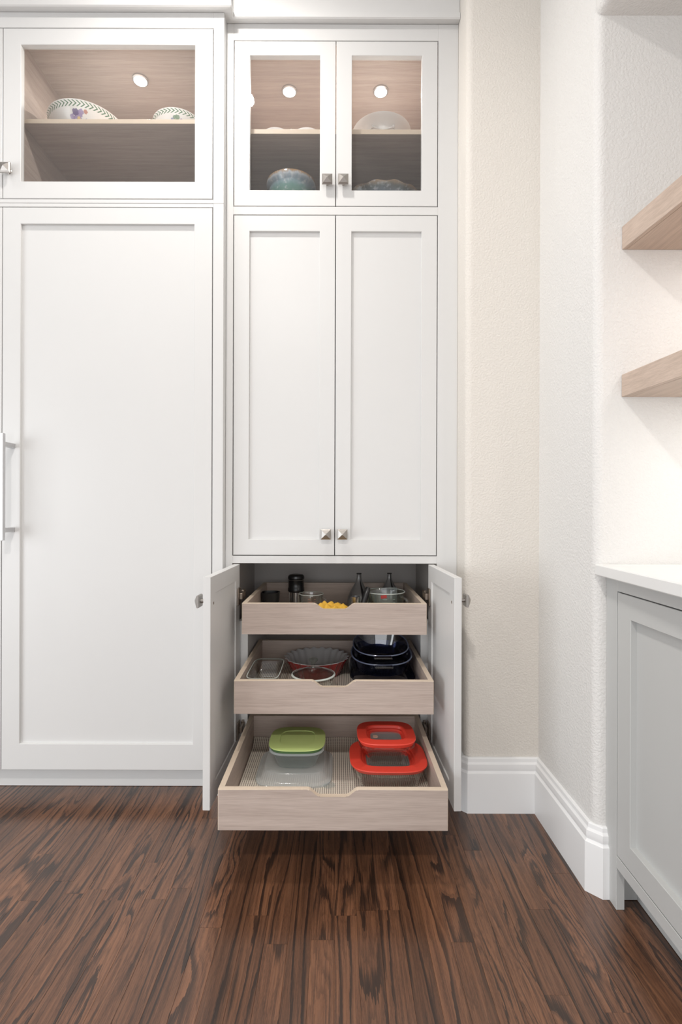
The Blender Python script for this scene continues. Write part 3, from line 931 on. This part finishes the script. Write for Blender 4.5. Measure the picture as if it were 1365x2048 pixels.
bm = new()
lathe(bm, [(0.086, 0.0), (0.090, 0.003), (0.112, 0.055), (0.119, 0.0625)], 176, cx, cy, z, mod=flute([0, 0.001, 0.0045, 0.0055]), ends=False)
bm.faces.new([bm.verts[i] if False else v for i, v in enumerate([v for v in bm.verts][:176])])
obj('shell', bm, REDGLAZE, t, smooth=50, label='dark red glazed outside')
bm = new()
lathe(bm, [(0.1192, 0.0627), (0.1175, 0.0640), (0.1085, 0.0575), (0.0872, 0.0065), (0.080, 0.0045)], 176, cx, cy, z, mod=flute([0.0055, 0.0050, 0.0032, 0.0006, 0]), ends=False)
bm.faces.new([v for v in bm.verts][-176:])
obj('lining', bm, GREYWHITE, t, smooth=50, label='off-white glazed inside with fluted rim')
cx, cy = X(628, 1.70), 1.703
t = thing('casserole', 'round clear glass casserole with a knobbed glass lid, front of the middle drawer', 'dish', (cx, cy, z))
bm = new()
lathe(bm, [(0.052, 0), (0.060, 0.004), (0.067, 0.045), (0.072, 0.050), (0.072, 0.055), (0.064, 0.055), (0.062, 0.046), (0.055, 0.008), (0.03, 0.006)], 64, cx, cy, z)
obj('body', bm, GLASS, t, smooth=40)
bm = new()
lathe(bm, [(0.0735, 0.0565), (0.0745, 0.060), (0.069, 0.063), (0.055, 0.070), (0.036, 0.0745), (0.036, 0.0715), (0.055, 0.067), (0.068, 0.0595)], 64, cx, cy, z, ends=False)
lathe(bm, [(0.036, 0.0745), (0.012, 0.0765), (0.012, 0.0745), (0.036, 0.0715)], 64, cx, cy, z, ends=False)
lid = obj('lid', bm, GLASS, t, smooth=40)
bm = new(); lathe(bm, [(0.0735, 0.0580), (0.0755, 0.0600), (0.0740, 0.0625), (0.0700, 0.0632)], 64, cx, cy, z, ends=False)
obj('lid_rim', bm, MATS['pale_glass_edge'], lid, smooth=60)
bm = new(); lathe(bm, [(0.012, 0.0745), (0.0075, 0.080), (0.0060, 0.096), (0.0085, 0.101), (0.0150, 0.106), (0.0165, 0.110), (0.013, 0.1135), (0.004, 0.115)], 24, cx, cy, z)
obj('lid_knob', bm, GREENGLASS, lid, smooth=50)
# dark blue glass dishes
cx, cy = 0.159, 1.828
t = thing('baking_dish', 'square dark blue glass baking dish, lowest of the blue stack', 'dish', (cx, cy, z))
tub(t, BLUEGLASS, cx, cy, z, (0.102, 0.140), (0.116, 0.158), 0.046, 6, 0.005)
bz = z + 0.048


def oval(label, cx, cy, zb, tl, hx, hy, h):
    t = thing('oval_dish', label, 'dish', (cx, cy, zb))
    M = Matrix.Rotation(tl, 4, 'X')
    bm = new()
    rr = [(hx * 0.80, hy * 0.80, 0.0, 2.4), (hx * 0.84, hy * 0.84, 0.004, 2.4), (hx * 0.97, hy * 0.97, h * 0.9, 2.4), (hx, hy, h, 2.4), (hx * 0.96, hy * 0.96, h + 0.002, 2.4), (hx * 0.93, hy * 0.93, h * 0.88, 2.4), (hx * 0.80, hy * 0.80, 0.008, 2.4), (hx * 0.5, hy * 0.5, 0.006, 2.4)]
    loft(bm, rr, 56, tilt=M)
    for v in bm.verts: v.co += Vector((cx, cy, zb))
    obj('body', bm, BLUEGLASS, t, smooth=40)
    bm = new()
    loft(bm, [(hx * 0.955, hy * 0.955, h + 0.001, 2.4), (hx * 0.985, hy * 0.985, h + 0.004, 2.4), (hx * 1.01, hy * 1.01, h + 0.001, 2.4)], 56, closed_start=False, closed_end=False, tilt=M)
    for v in bm.verts: v.co += Vector((cx, cy, zb))
    obj('rim', bm, BLUERIM, t, smooth=60)
    for s in (-1, 1):
        bm = new(); box(bm, -0.032, 0.032, s * (hy + 0.008) - 0.010, s * (hy + 0.008) + 0.010, h - 0.003, h + 0.0035, 0.002)
        for v in bm.verts: v.co = M @ v.co + Vector((cx, cy, zb))
        obj('handle', bm, BLUEGLASS, t)


tl = math.radians(10)
oval('dark blue oval glass dish nested under the topmost blue dish', 0.160, 1.832, bz + 0.004 - 0.0, tl, 0.110, 0.105, 0.050)
oval('topmost dark blue oval glass dish, tilted toward the room', 0.158, 1.838, bz + 0.035, math.radians(11.5), 0.101, 0.098, 0.049)

# ------------------------------------------------------------------ top drawer: measuring cups, bottles
z = LZ['top']
cx, cy = X(542, 2.0), 2.0
t = thing('black_cup', 'small square black plastic cup at the left of the top drawer', 'cup', (cx, cy, z))
bm = new(); loft(bm, [(0.031, 0.031, z, 4), (0.036, 0.036, z + 0.072, 4), (0.0365, 0.0365, z + 0.076, 4), (0.033, 0.033, z + 0.076, 4), (0.029, 0.029, z + 0.02, 4)], 40, cx=cx, cy=cy)
obj('body', bm, BLACKP, t, smooth=40)
bm = new(); tube(bm, [(cx + 0.03, cy, z + 0.012), (cx + 0.06, cy - 0.01, z + 0.010), (cx + 0.095, cy - 0.015, z + 0.006)], 0.005, 10); obj('handle', bm, BLACKP, t, smooth=60)
cx, cy = X(593, 2.08), 2.085
t = thing('meat_tenderizer', 'black-topped round kitchen tool with a ring of steel tines, top drawer', 'tool', (cx, cy, z))
bm = new(); lathe(bm, [(0.031, 0.064), (0.0345, 0.068), (0.0345, 0.080), (0.0325, 0.084), (0.0325, 0.118), (0.0345, 0.121), (0.0335, 0.130), (0.028, 0.135), (0.018, 0.137)], 40, cx, cy, z)
cp = obj('cap', bm, BLACKP, t, smooth=35)
bm = new(); lathe(bm, [(0.0332, 0.1135), (0.0338, 0.1145), (0.0332, 0.1155)], 40, cx, cy, z, ends=False); obj('band', bm, STEEL, cp)
bm = new(); lathe(bm, [(0.033, 0), (0.0345, 0.002), (0.0345, 0.012), (0.031, 0.014)], 40, cx, cy, z); obj('base', bm, BLACKP, t, smooth=35)
for k in range(14):
    a = 2 * PI * k / 14
    bm = new(); box(bm, -0.0024, 0.0024, -0.001, 0.001, z + 0.014, z + 0.065)
    for v in bm.verts:
        q = Vector((v.co.x, v.co.y + 0.028, 0)); q.rotate(Matrix.Rotation(a, 3, 'Z')); v.co = Vector((cx + q.x, cy + q.y, v.co.z))
    obj('tine', bm, STEEL, t)


def handle_d(bm, cx, cy, r, z0, z1, ang, out, th):
    d = Vector((math.cos(ang), math.sin(ang), 0)); c = Vector((cx, cy, 0))
    zc = (z0 + z1) / 2; hh = (z1 - z0) / 2
    pts = []
    for k in range(11):
        a = PI / 2 - PI * k / 10
        pts.append(c + d * (r - 0.002 + out * math.cos(a) ** 0.6 if math.cos(a) > 0 else r - 0.002) + Vector((0, 0, zc + hh * math.sin(a))))
    tube(bm, pts, th, 10)


def glass_cup(label, cx, cy, r, h, ang, mat, marks):
    t = thing('measuring_cup', label, 'measuring cup', (cx, cy, z))
    sa = ang + PI
    def spout(a, i, rr, zz):
        if i in (2, 3, 4, 5):
            dd = math.cos(a - sa)
            if dd > 0.9: rr = rr + (dd - 0.9) / 0.1 * r * 0.10
        return rr, zz
    bm = new()
    lathe(bm, [(r * 0.80, 0), (r * 0.86, 0.004), (r * 0.97, h * 0.93), (r, h * 0.98), (r * 0.985, h), (r * 0.93, h * 0.985), (r * 0.90, h * 0.9), (r * 0.79, 0.008), (r * 0.3, 0.006)], 64, cx, cy, z, mod=spout)
    obj('body', bm, mat, t, smooth=40)
    bm = new(); lathe(bm, [(r * 1.0, h * 0.975), (r * 1.012, h * 0.99), (r * 0.985, h * 1.008), (r * 0.955, h * 0.995)], 64, cx, cy, z, ends=False); obj('rim', bm, MATS['pale_glass_edge'], t, smooth=60)
    bm = new(); handle_d(bm, cx, cy, r * 0.95, z + h * 0.30, z + h * 0.86, ang, r * 0.50, r * 0.085); obj('handle', bm, GLASS, t, smooth=60)
    bm = new()
    for k in range(5):
        zz = z + h * (0.30 + 0.12 * k); rr = r * (0.885 + 0.097 * (0.30 + 0.12 * k)) * 1.004
        for (a0, wd) in ((-1.75, 0.34 if k % 2 else 0.2), (-1.25, 0.12)):
            vs = []
            for q in range(5):
                a = a0 + wd * q / 4
                vs.append((bm.verts.new((cx + rr * math.cos(a), cy + rr * math.sin(a), zz)), bm.verts.new((cx + rr * math.cos(a), cy + rr * math.sin(a), zz + 0.0022))))
            for q in range(4): bm.faces.new((vs[q][0], vs[q + 1][0], vs[q + 1][1], vs[q][1]))
    obj('markings', bm, marks, t, label='printed measuring lines')


glass_cup('small glass measuring cup with a handle, beside the yellow cloth', X(623, 1.955), 1.955, 0.0485, 0.078, math.radians(-28), GLASS, simple('faded_red_print', (0.45, 0.22, 0.18), 0.5))
glass_cup('large glass measuring cup at the right of the top drawer', X(771, 1.89), 1.895, 0.076, 0.098, math.radians(-44), GREENGLASS, simple('green_grey_print', (0.25, 0.32, 0.26), 0.5))
cx, cy = X(779, 1.89), 1.895
t = thing('plastic_measuring_cup', 'clear plastic measuring cup with red print nested inside the large glass one', 'measuring cup', (cx, cy, z + 0.010))
zz = z + 0.0105
bm = new(); M = Matrix.Rotation(math.radians(-9), 4, 'Y')
loft(bm, [(0.038, 0.036, 0.008, 2.4), (0.052, 0.048, 0.088, 2.4), (0.053, 0.049, 0.092, 2.4), (0.051, 0.047, 0.092, 2.4), (0.037, 0.035, 0.011, 2.4)], 40, tilt=M)
for v in bm.verts: v.co += Vector((cx - 0.006, cy, zz))
obj('body', bm, PLASTIC, t, smooth=40)
bm = new(); box(bm, -0.011, 0.011, -0.0485, -0.0465, 0.068, 0.080)
for v in bm.verts: v.co = M @ v.co + Vector((cx - 0.012, cy, zz))
obj('red_mark', bm, REDMARK, t)


def bottle(label, cx, cy, h, r):
    t = thing('oil_bottle', label, 'bottle', (cx, cy, z))
    bm = new()
    P = [(0.0, 0.72), (0.04, 0.86), (0.14, 0.98), (0.26, 1.0), (0.38, 0.93), (0.50, 0.76), (0.62, 0.54), (0.72, 0.36), (0.80, 0.25), (0.88, 0.20), (0.96, 0.19), (0.985, 0.2)]
    lathe(bm, [(r * b, h * a) for a, b in P], 40, cx, cy, z)
    obj('body', bm, DGREY, t, smooth=50)
    bm = new()  # dark band laid on the body, drawn in place of a reflection
    L = []
    for a, b in P:
        for_r = r * b * 1.012
        L.append([bm.verts.new((cx + for_r * math.cos(q), cy + for_r * math.sin(q), z + h * a)) for q in (-1.35, -1.2, -1.05)])
    for a, b in zip(L, L[1:]):
        for k in range(2): bm.faces.new((a[k], a[k + 1], b[k + 1], b[k]))
    obj('dark_reflection', bm, BLACKP, t, smooth=60, label='dark reflection painted up the side')
    bm = new(); lathe(bm, [(r * 0.205, h * 0.975), (r * 0.225, h * 0.985), (r * 0.225, h), (r * 0.12, h * 1.004)], 24, cx, cy, z); obj('stopper', bm, BLACKP, t, smooth=50)


bottle('grey teardrop bottle behind the leaning black handle in the top drawer', X(719, 2.03), 2.035, 0.148, 0.047)
bottle('grey teardrop bottle behind the large glass measuring cup', X(780, 2.09), 2.095, 0.142, 0.045)
cx, cy = X(712, 1.87), 1.875
t = thing('steel_cup', 'little stainless steel cup beside the black handle in the top drawer', 'cup', (cx, cy, z))
bm = new(); lathe(bm, [(0.015, 0), (0.0165, 0.002), (0.0175, 0.076), (0.0180, 0.080), (0.0165, 0.080), (0.015, 0.01)], 32, cx, cy, z); obj('body', bm, STEEL, t, smooth=40)
p0, p1 = Vector((0.077, 1.80, z + 0.0102)), px(737, 1175, 1.835)
t = thing('kitchen_tool', 'black rubber kitchen tool handle leaning against the large glass measuring cup', 'tool', (p0.x, p0.y, z))
bm = new()
tube(bm, [p0.lerp(p1, k / 8) for k in range(9)], [0.008, 0.0098, 0.0102, 0.0105, 0.0108, 0.0110, 0.0112, 0.0108, 0.008], 14)
obj('grip', bm, BLACKP, t, smooth=60)
# yellow crumpled cloth
cx, cy = X(670, 1.77), 1.775
bm = new(); nx, ny = 44, 30; rr = random.Random(3)
T = []
for j in range(ny + 1):
    row = []
    for i in range(nx + 1):
        u, v = i / nx * 2 - 1, j / ny * 2 - 1
        f = max(0.0, 1 - abs(u) ** 4) ** 0.5 * max(0.0, 1 - abs(v) ** 4) ** 0.4
        zz = z + 0.001 + f * (0.060 + 0.011 * (1 - abs(math.sin(u * 7.5 - v * 5.0))) + 0.004 * math.sin(u * 4 + v * 9) - 0.012 * u)
        row.append(bm.verts.new((cx + u * 0.076 + 0.006 * math.sin(v * 5), cy + v * 0.075 + 0.005 * math.sin(u * 6), zz)))
    T.append(row)
for j in range(ny):
    for i in range(nx): bm.faces.new((T[j][i], T[j][i + 1], T[j + 1][i + 1], T[j + 1][i]))
o = obj('kitchen_cloth', bm, YELLOW, origin=(cx, cy, z), smooth=80)
tag(o, 'crumpled yellow cloth in the middle of the top drawer, behind its front cut-out', 'cloth')

# ------------------------------------------------------------------ dishes behind glass
BOWLP = lambda r, h: [(r * 0.52, 0), (r * 0.56, 0.003), (r * 0.66, h * 0.16), (r * 0.86, h * 0.52), (r * 0.955, h * 0.80), (r * 0.995, h * 0.965), (r, h), (r * 0.975, h), (r * 0.94, h * 0.84), (r * 0.84, h * 0.52), (r * 0.62, h * 0.16), (r * 0.3, 0.008)]


def on_bowl(r, h, ang, f):
    P = BOWLP(r, h)[:7]
    for (r0, z0), (r1, z1) in zip(P, P[1:]):
        if z0 <= f * h <= z1:
            k = (f * h - z0) / max(1e-6, z1 - z0); q = r0 + (r1 - r0) * k
            return (q * math.cos(ang), q * math.sin(ang), f * h)
    return (r * math.cos(ang), r * math.sin(ang), f * h)


def floral(label, cx, cy, z, r, h, sp):
    bm = new(); lathe(bm, BOWLP(r, h), 72, cx, cy, z)
    spots = [(on_bowl(r, h, a, f), s, c) for a, f, s, c in sp]
    o = obj('floral_bowl', bm, floral_mat('floral_pottery_' + str(len(MATS)), r, h, spots), origin=(cx, cy, z), smooth=50)
    tag(o, label, 'bowl')


PUR, PUR2, YEL, GRN, RED, BLU = (0.10, 0.06, 0.20), (0.30, 0.22, 0.42), (0.75, 0.55, 0.20), (0.10, 0.20, 0.09), (0.45, 0.16, 0.09), (0.25, 0.28, 0.42)
a0 = -1.40
floral('large white bowl with a leaf border and pansy, left on the shelf over the refrigerator', X(168, 1.95), 1.977, sz + 0.0006, 0.144, 0.092,
       [(a0, 0.50, 0.016, PUR2), (a0 - .06, 0.60, 0.013, PUR), (a0 + .10, 0.62, 0.010, PUR2), (a0 + .02, 0.44, 0.007, YEL), (a0 + .22, 0.66, 0.008, RED), (a0 + .26, 0.40, 0.009, BLU), (a0 + .34, 0.36, 0.007, GRN), (a0 - .62, 0.42, 0.007, GRN), (a0 - .52, 0.40, 0.006, PUR2), (a0 - .16, 0.46, 0.010, PUR2), (a0 - 1.0, 0.55, 0.010, GRN)])
floral('smaller white bowl with a leaf border, right on the shelf over the refrigerator', X(349, 1.90), 1.945, sz + 0.0006, 0.098, 0.072,
       [(a0 - .05, 0.60, 0.007, GRN), (a0 + .06, 0.62, 0.009, GRN), (a0 - .16, 0.52, 0.006, BLU), (a0 + .22, 0.52, 0.007, PUR2), (a0 + .02, 0.48, 0.008, GRN)])

# pantry shelf: two-lobed white dish, white swag bowl
z = ps + 0.0006
cx, cy = X(582, 1.92), 1.925
t = thing('divided_dish', 'white two-lobed serving dish on the left of the pantry glass shelf', 'dish', (cx, cy, z))
for s in (-1, 1):
    bm = new(); lathe(bm, [(0.036, 0), (0.04, 0.003), (0.052, 0.016), (0.058, 0.026), (0.059, 0.0285), (0.056, 0.0285), (0.05, 0.017), (0.036, 0.006)], 48, cx + s * 0.0592, cy, z)
    obj('lobe', bm, CERWHITE, t, smooth=50)
bm = new(); lathe(bm, [(0.006, 0.004), (0.005, 0.016), (0.008, 0.024), (0.009, 0.028), (0.006, 0.032), (0.002, 0.034)], 20, cx, cy - 0.040, z); obj('handle', bm, CERWHITE, t, smooth=60)
cx, cy = X(764, 1.93), 1.995
t = thing('serving_bowl', 'white ceramic bowl with a raised rope swag, right on the pantry glass shelf', 'bowl', (cx, cy, z))
r, h = 0.116, 0.100
BW = [(r * 0.50, 0), (r * 0.54, 0.004), (r * 0.60, h * 0.30), (r * 0.64, h * 0.62), (r * 0.70, h * 0.80), (r * 0.84, h * 0.92), (r * 0.985, h * 0.975), (r, h), (r * 0.96, h), (r * 0.80, h * 0.92), (r * 0.62, h * 0.7), (r * 0.54, h * 0.1), (r * 0.3, 0.008)]
bm = new(); lathe(bm, BW, 72, cx, cy, z); obj('body', bm, CERWHITE, t, smooth=50)


def bw_r(zz):
    for (r0, z0), (r1, z1) in zip(BW[1:6], BW[2:7]):
        if z0 <= zz <= z1: return r0 + (r1 - r0) * (zz - z0) / (z1 - z0)
    return r


bm = new()
for q in range(6):
    A0 = -PI / 2 - PI / 6 + q * PI / 3
    pts = []
    for k in range(9):
        f = k / 8; a = A0 + f * PI / 3; zz = h * (0.76 - 0.16 * math.sin(PI * f)); rr = bw_r(zz) + 0.0022
        pts.append((cx + rr * math.cos(a), cy + rr * math.sin(a), z + zz))
    tube(bm, pts, 0.0028, 6)
    lathe(bm, [(0.0001, -0.006), (0.005, -0.004), (0.006, 0), (0.005, 0.004), (0.0001, 0.006)], 8, pts[0][0], pts[0][1], pts[0][2], ends=False)
obj('rope_swag', bm, CERWHITE, t, smooth=60)
# lower compartment
zf = m1 + 0.0276
cx, cy = X(578, 1.90), 1.965
t = thing('batter_bowl', 'green and blue glazed stoneware bowl behind the left pantry glass door', 'bowl', (cx, cy, zf))
h = Zp(337, 1.868) - zf; r = 0.098
G1 = glaze_mat('green_blue_glaze', h, [(0.0, (0.16, 0.09, 0.05)), (0.42, (0.22, 0.14, 0.09)), (0.55, (0.07, 0.17, 0.13)), (0.72, (0.10, 0.22, 0.20)), (0.86, (0.22, 0.30, 0.36)), (0.93, (0.38, 0.42, 0.46)), (0.985, (0.30, 0.17, 0.07))])
bm = new()
lathe(bm, [(r * 0.60, 0), (r * 0.64, 0.004), (r * 0.80, h * 0.35), (r * 0.88, h * 0.62), (r * 0.885, h * 0.80), (r * 0.90, h * 0.86), (r * 0.985, h * 0.90), (r, h * 0.95), (r * 0.985, h), (r * 0.93, h), (r * 0.84, h * 0.8), (r * 0.6, h * 0.1), (r * 0.2, 0.01)], 64, cx, cy, zf)
obj('body', bm, G1, t, origin=(cx, cy, zf), smooth=50)
for s in (-1, 1):
    bm = new(); tube(bm, [(cx + s * r * 0.85, cy - 0.01, zf + h * 0.60), (cx + s * (r + 0.012), cy - 0.015, zf + h * 0.64), (cx + s * (r + 0.016), cy - 0.015, zf + h * 0.68), (cx + s * r * 0.86, cy - 0.01, zf + h * 0.74)], 0.007, 10)
    obj('handle', bm, G1, t, smooth=60)
cx, cy = X(768, 1.90), 2.022
r = 0.166; h = Zp(360.5, 1.862) - zf
G2 = glaze_mat('slate_blue_glaze', h, [(0.0, (0.10, 0.10, 0.12)), (0.55, (0.10, 0.12, 0.15)), (0.80, (0.13, 0.17, 0.21)), (0.90, (0.10, 0.12, 0.12)), (0.985, (0.24, 0.16, 0.09))])
bm = new()
lathe(bm, [(r * 0.45, 0), (r * 0.48, 0.004), (r * 0.70, h * 0.42), (r * 0.90, h * 0.80), (r * 0.99, h * 0.95), (r, h), (r * 0.97, h), (r * 0.86, h * 0.78), (r * 0.66, h * 0.42), (r * 0.3, 0.01)], 96, cx, cy, zf, mod=lambda a, i, rr, zz: (rr, zz + (0.0035 * math.cos(14 * a) if i in (4, 5, 6) else 0)))
o = obj('stoneware_bowl', bm, G2, origin=(cx, cy, zf), smooth=50)
tag(o, 'wide slate blue stoneware bowl with a wavy brown rim behind the right pantry glass door', 'bowl')

# ------------------------------------------------------------------ right side: base cabinet, countertop, floating shelves
sh = lambda s, z0=1.30: (lambda co: Vector((co.x + s * (co.y - z0), co.y, co.z)))
XB = 0.7055
CS = 0.024
bc = thing('base_cabinet', 'light grey shaker base cabinet under the white countertop', 'cabinet', (0.9, 0.5, 0.0))
ye = -0.60
kz = 0.107; d0, d1 = 0.140, 0.800
doors = [(1.256, 0.800), (0.797, 0.340), (0.30, -0.16)]


def yz_ring(bm, y0, y1, z0, z1, st, top, bot, x, t, bev):
    grid_ring(bm, y0, y1, z0, z1, y0 + st, y1 - st, z0 + bot, z1 - top, x, x + t, bev)
    for v in bm.verts: v.co = Vector((v.co.y, v.co.x, v.co.z))


bm = new()
X0, X1 = XB, XB + 0.021
box(bm, X0, X1, doors[0][0] + g, ZN - 0.001, 0.0, 0.836, 0.0008)
box(bm, X0, X1, ye, doors[0][0] + g, d1 + g, 0.836, 0.0008)
box(bm, X0, X1, ye, doors[0][0] + g, kz, d0 - g, 0.0008)
box(bm, X0, X1, 0.30 + g, 0.34 - g, d0, d1, 0.0008)
for v in bm.verts: v.co = sh(CS)(v.co)
obj('face_frame', bm, GREYP, bc)
bm = new(); box(bm, X1 + 0.001, XN - 0.02, ZN - 0.022, ZN - 0.003, 0.0015, 0.836); obj('side_panel', bm, GREYP, bc)
bm = new(); box(bm, X1 + 0.012, XN - 0.02, ye, ZN - 0.023, 0.110, 0.125); obj('bottom_panel', bm, GREYP, bc)
bm = new(); box(bm, 0.776, 0.790, ye, ZN - 0.023, 0.0015, 0.110); 
for v in bm.verts: v.co = sh(CS)(v.co)
obj('toe_kick', bm, GREYP, bc)
for a, b in doors:
    bm = new(); yz_ring(bm, b, a, d0, d1, 0.058, 0.058, 0.058, XB, 0.021, 0.0010)
    for v in bm.verts: v.co = sh(CS)(v.co)
    d = obj('door', bm, GREYP, bc)
    bm = new(); box(bm, XB + 0.0145, XB + 0.0195, b + 0.056, a - 0.056, d0 + 0.056, d1 - 0.056, xf=sh(CS))
    obj('panel', bm, GREYP, d)
bm = new(); box(bm, 0.6735, XN - 0.001, ye, ZN - 0.0005, 0.8375, 0.8655, 0.0025, xf=None)
for v in bm.verts:
    if v.co.x < 0.8: v.co = sh(0.050)(v.co)
o = obj('countertop', bm, QUARTZ, origin=(0.88, 0.4, 0.8375)); tag(o, 'white quartz countertop on the light grey base cabinet', 'countertop')
XS = 0.7435
for nm, y0p, y1p, lb in (('u', 452, 498, 'taupe oak floating shelf, upper of the two in the niche'), ('l', 748, 792.5, 'taupe oak floating shelf, lower of the two in the niche')):
    za, zb = 1 + (1024 - y0p) * (ZN - 0.0005) / 1000 , 1 + (1024 - y1p) * (ZN - 0.0005) / 1000
    bm = new(); box(bm, XS + 0.012, XN - 0.001, -0.55, ZN - 0.001, zb, za, 0.001)
    for v in bm.verts:
        if v.co.x < 0.8: v.co = sh(-0.086, ZN)(v.co)
    t = thing('floating_shelf', lb, 'shelf', (0.9, 0.4, zb), 'floating oak shelves')
    obj('board', bm, OAKS, t)
    bm = new(); box(bm, XS, XS + 0.0115, -0.55, ZN - 0.001, zb, za, 0.001, xf=sh(-0.086, ZN)); obj('front_edge', bm, OAKS, t)
    area('shelf_lamp', (0.98, 0.55, zb - 0.01), 1.1, 0.10, (1.0, 0.97, 0.94))
    area('shelf_lamp', (0.985, 1.08, zb - 0.01), 0.55, 0.05, (1.0, 0.97, 0.94))
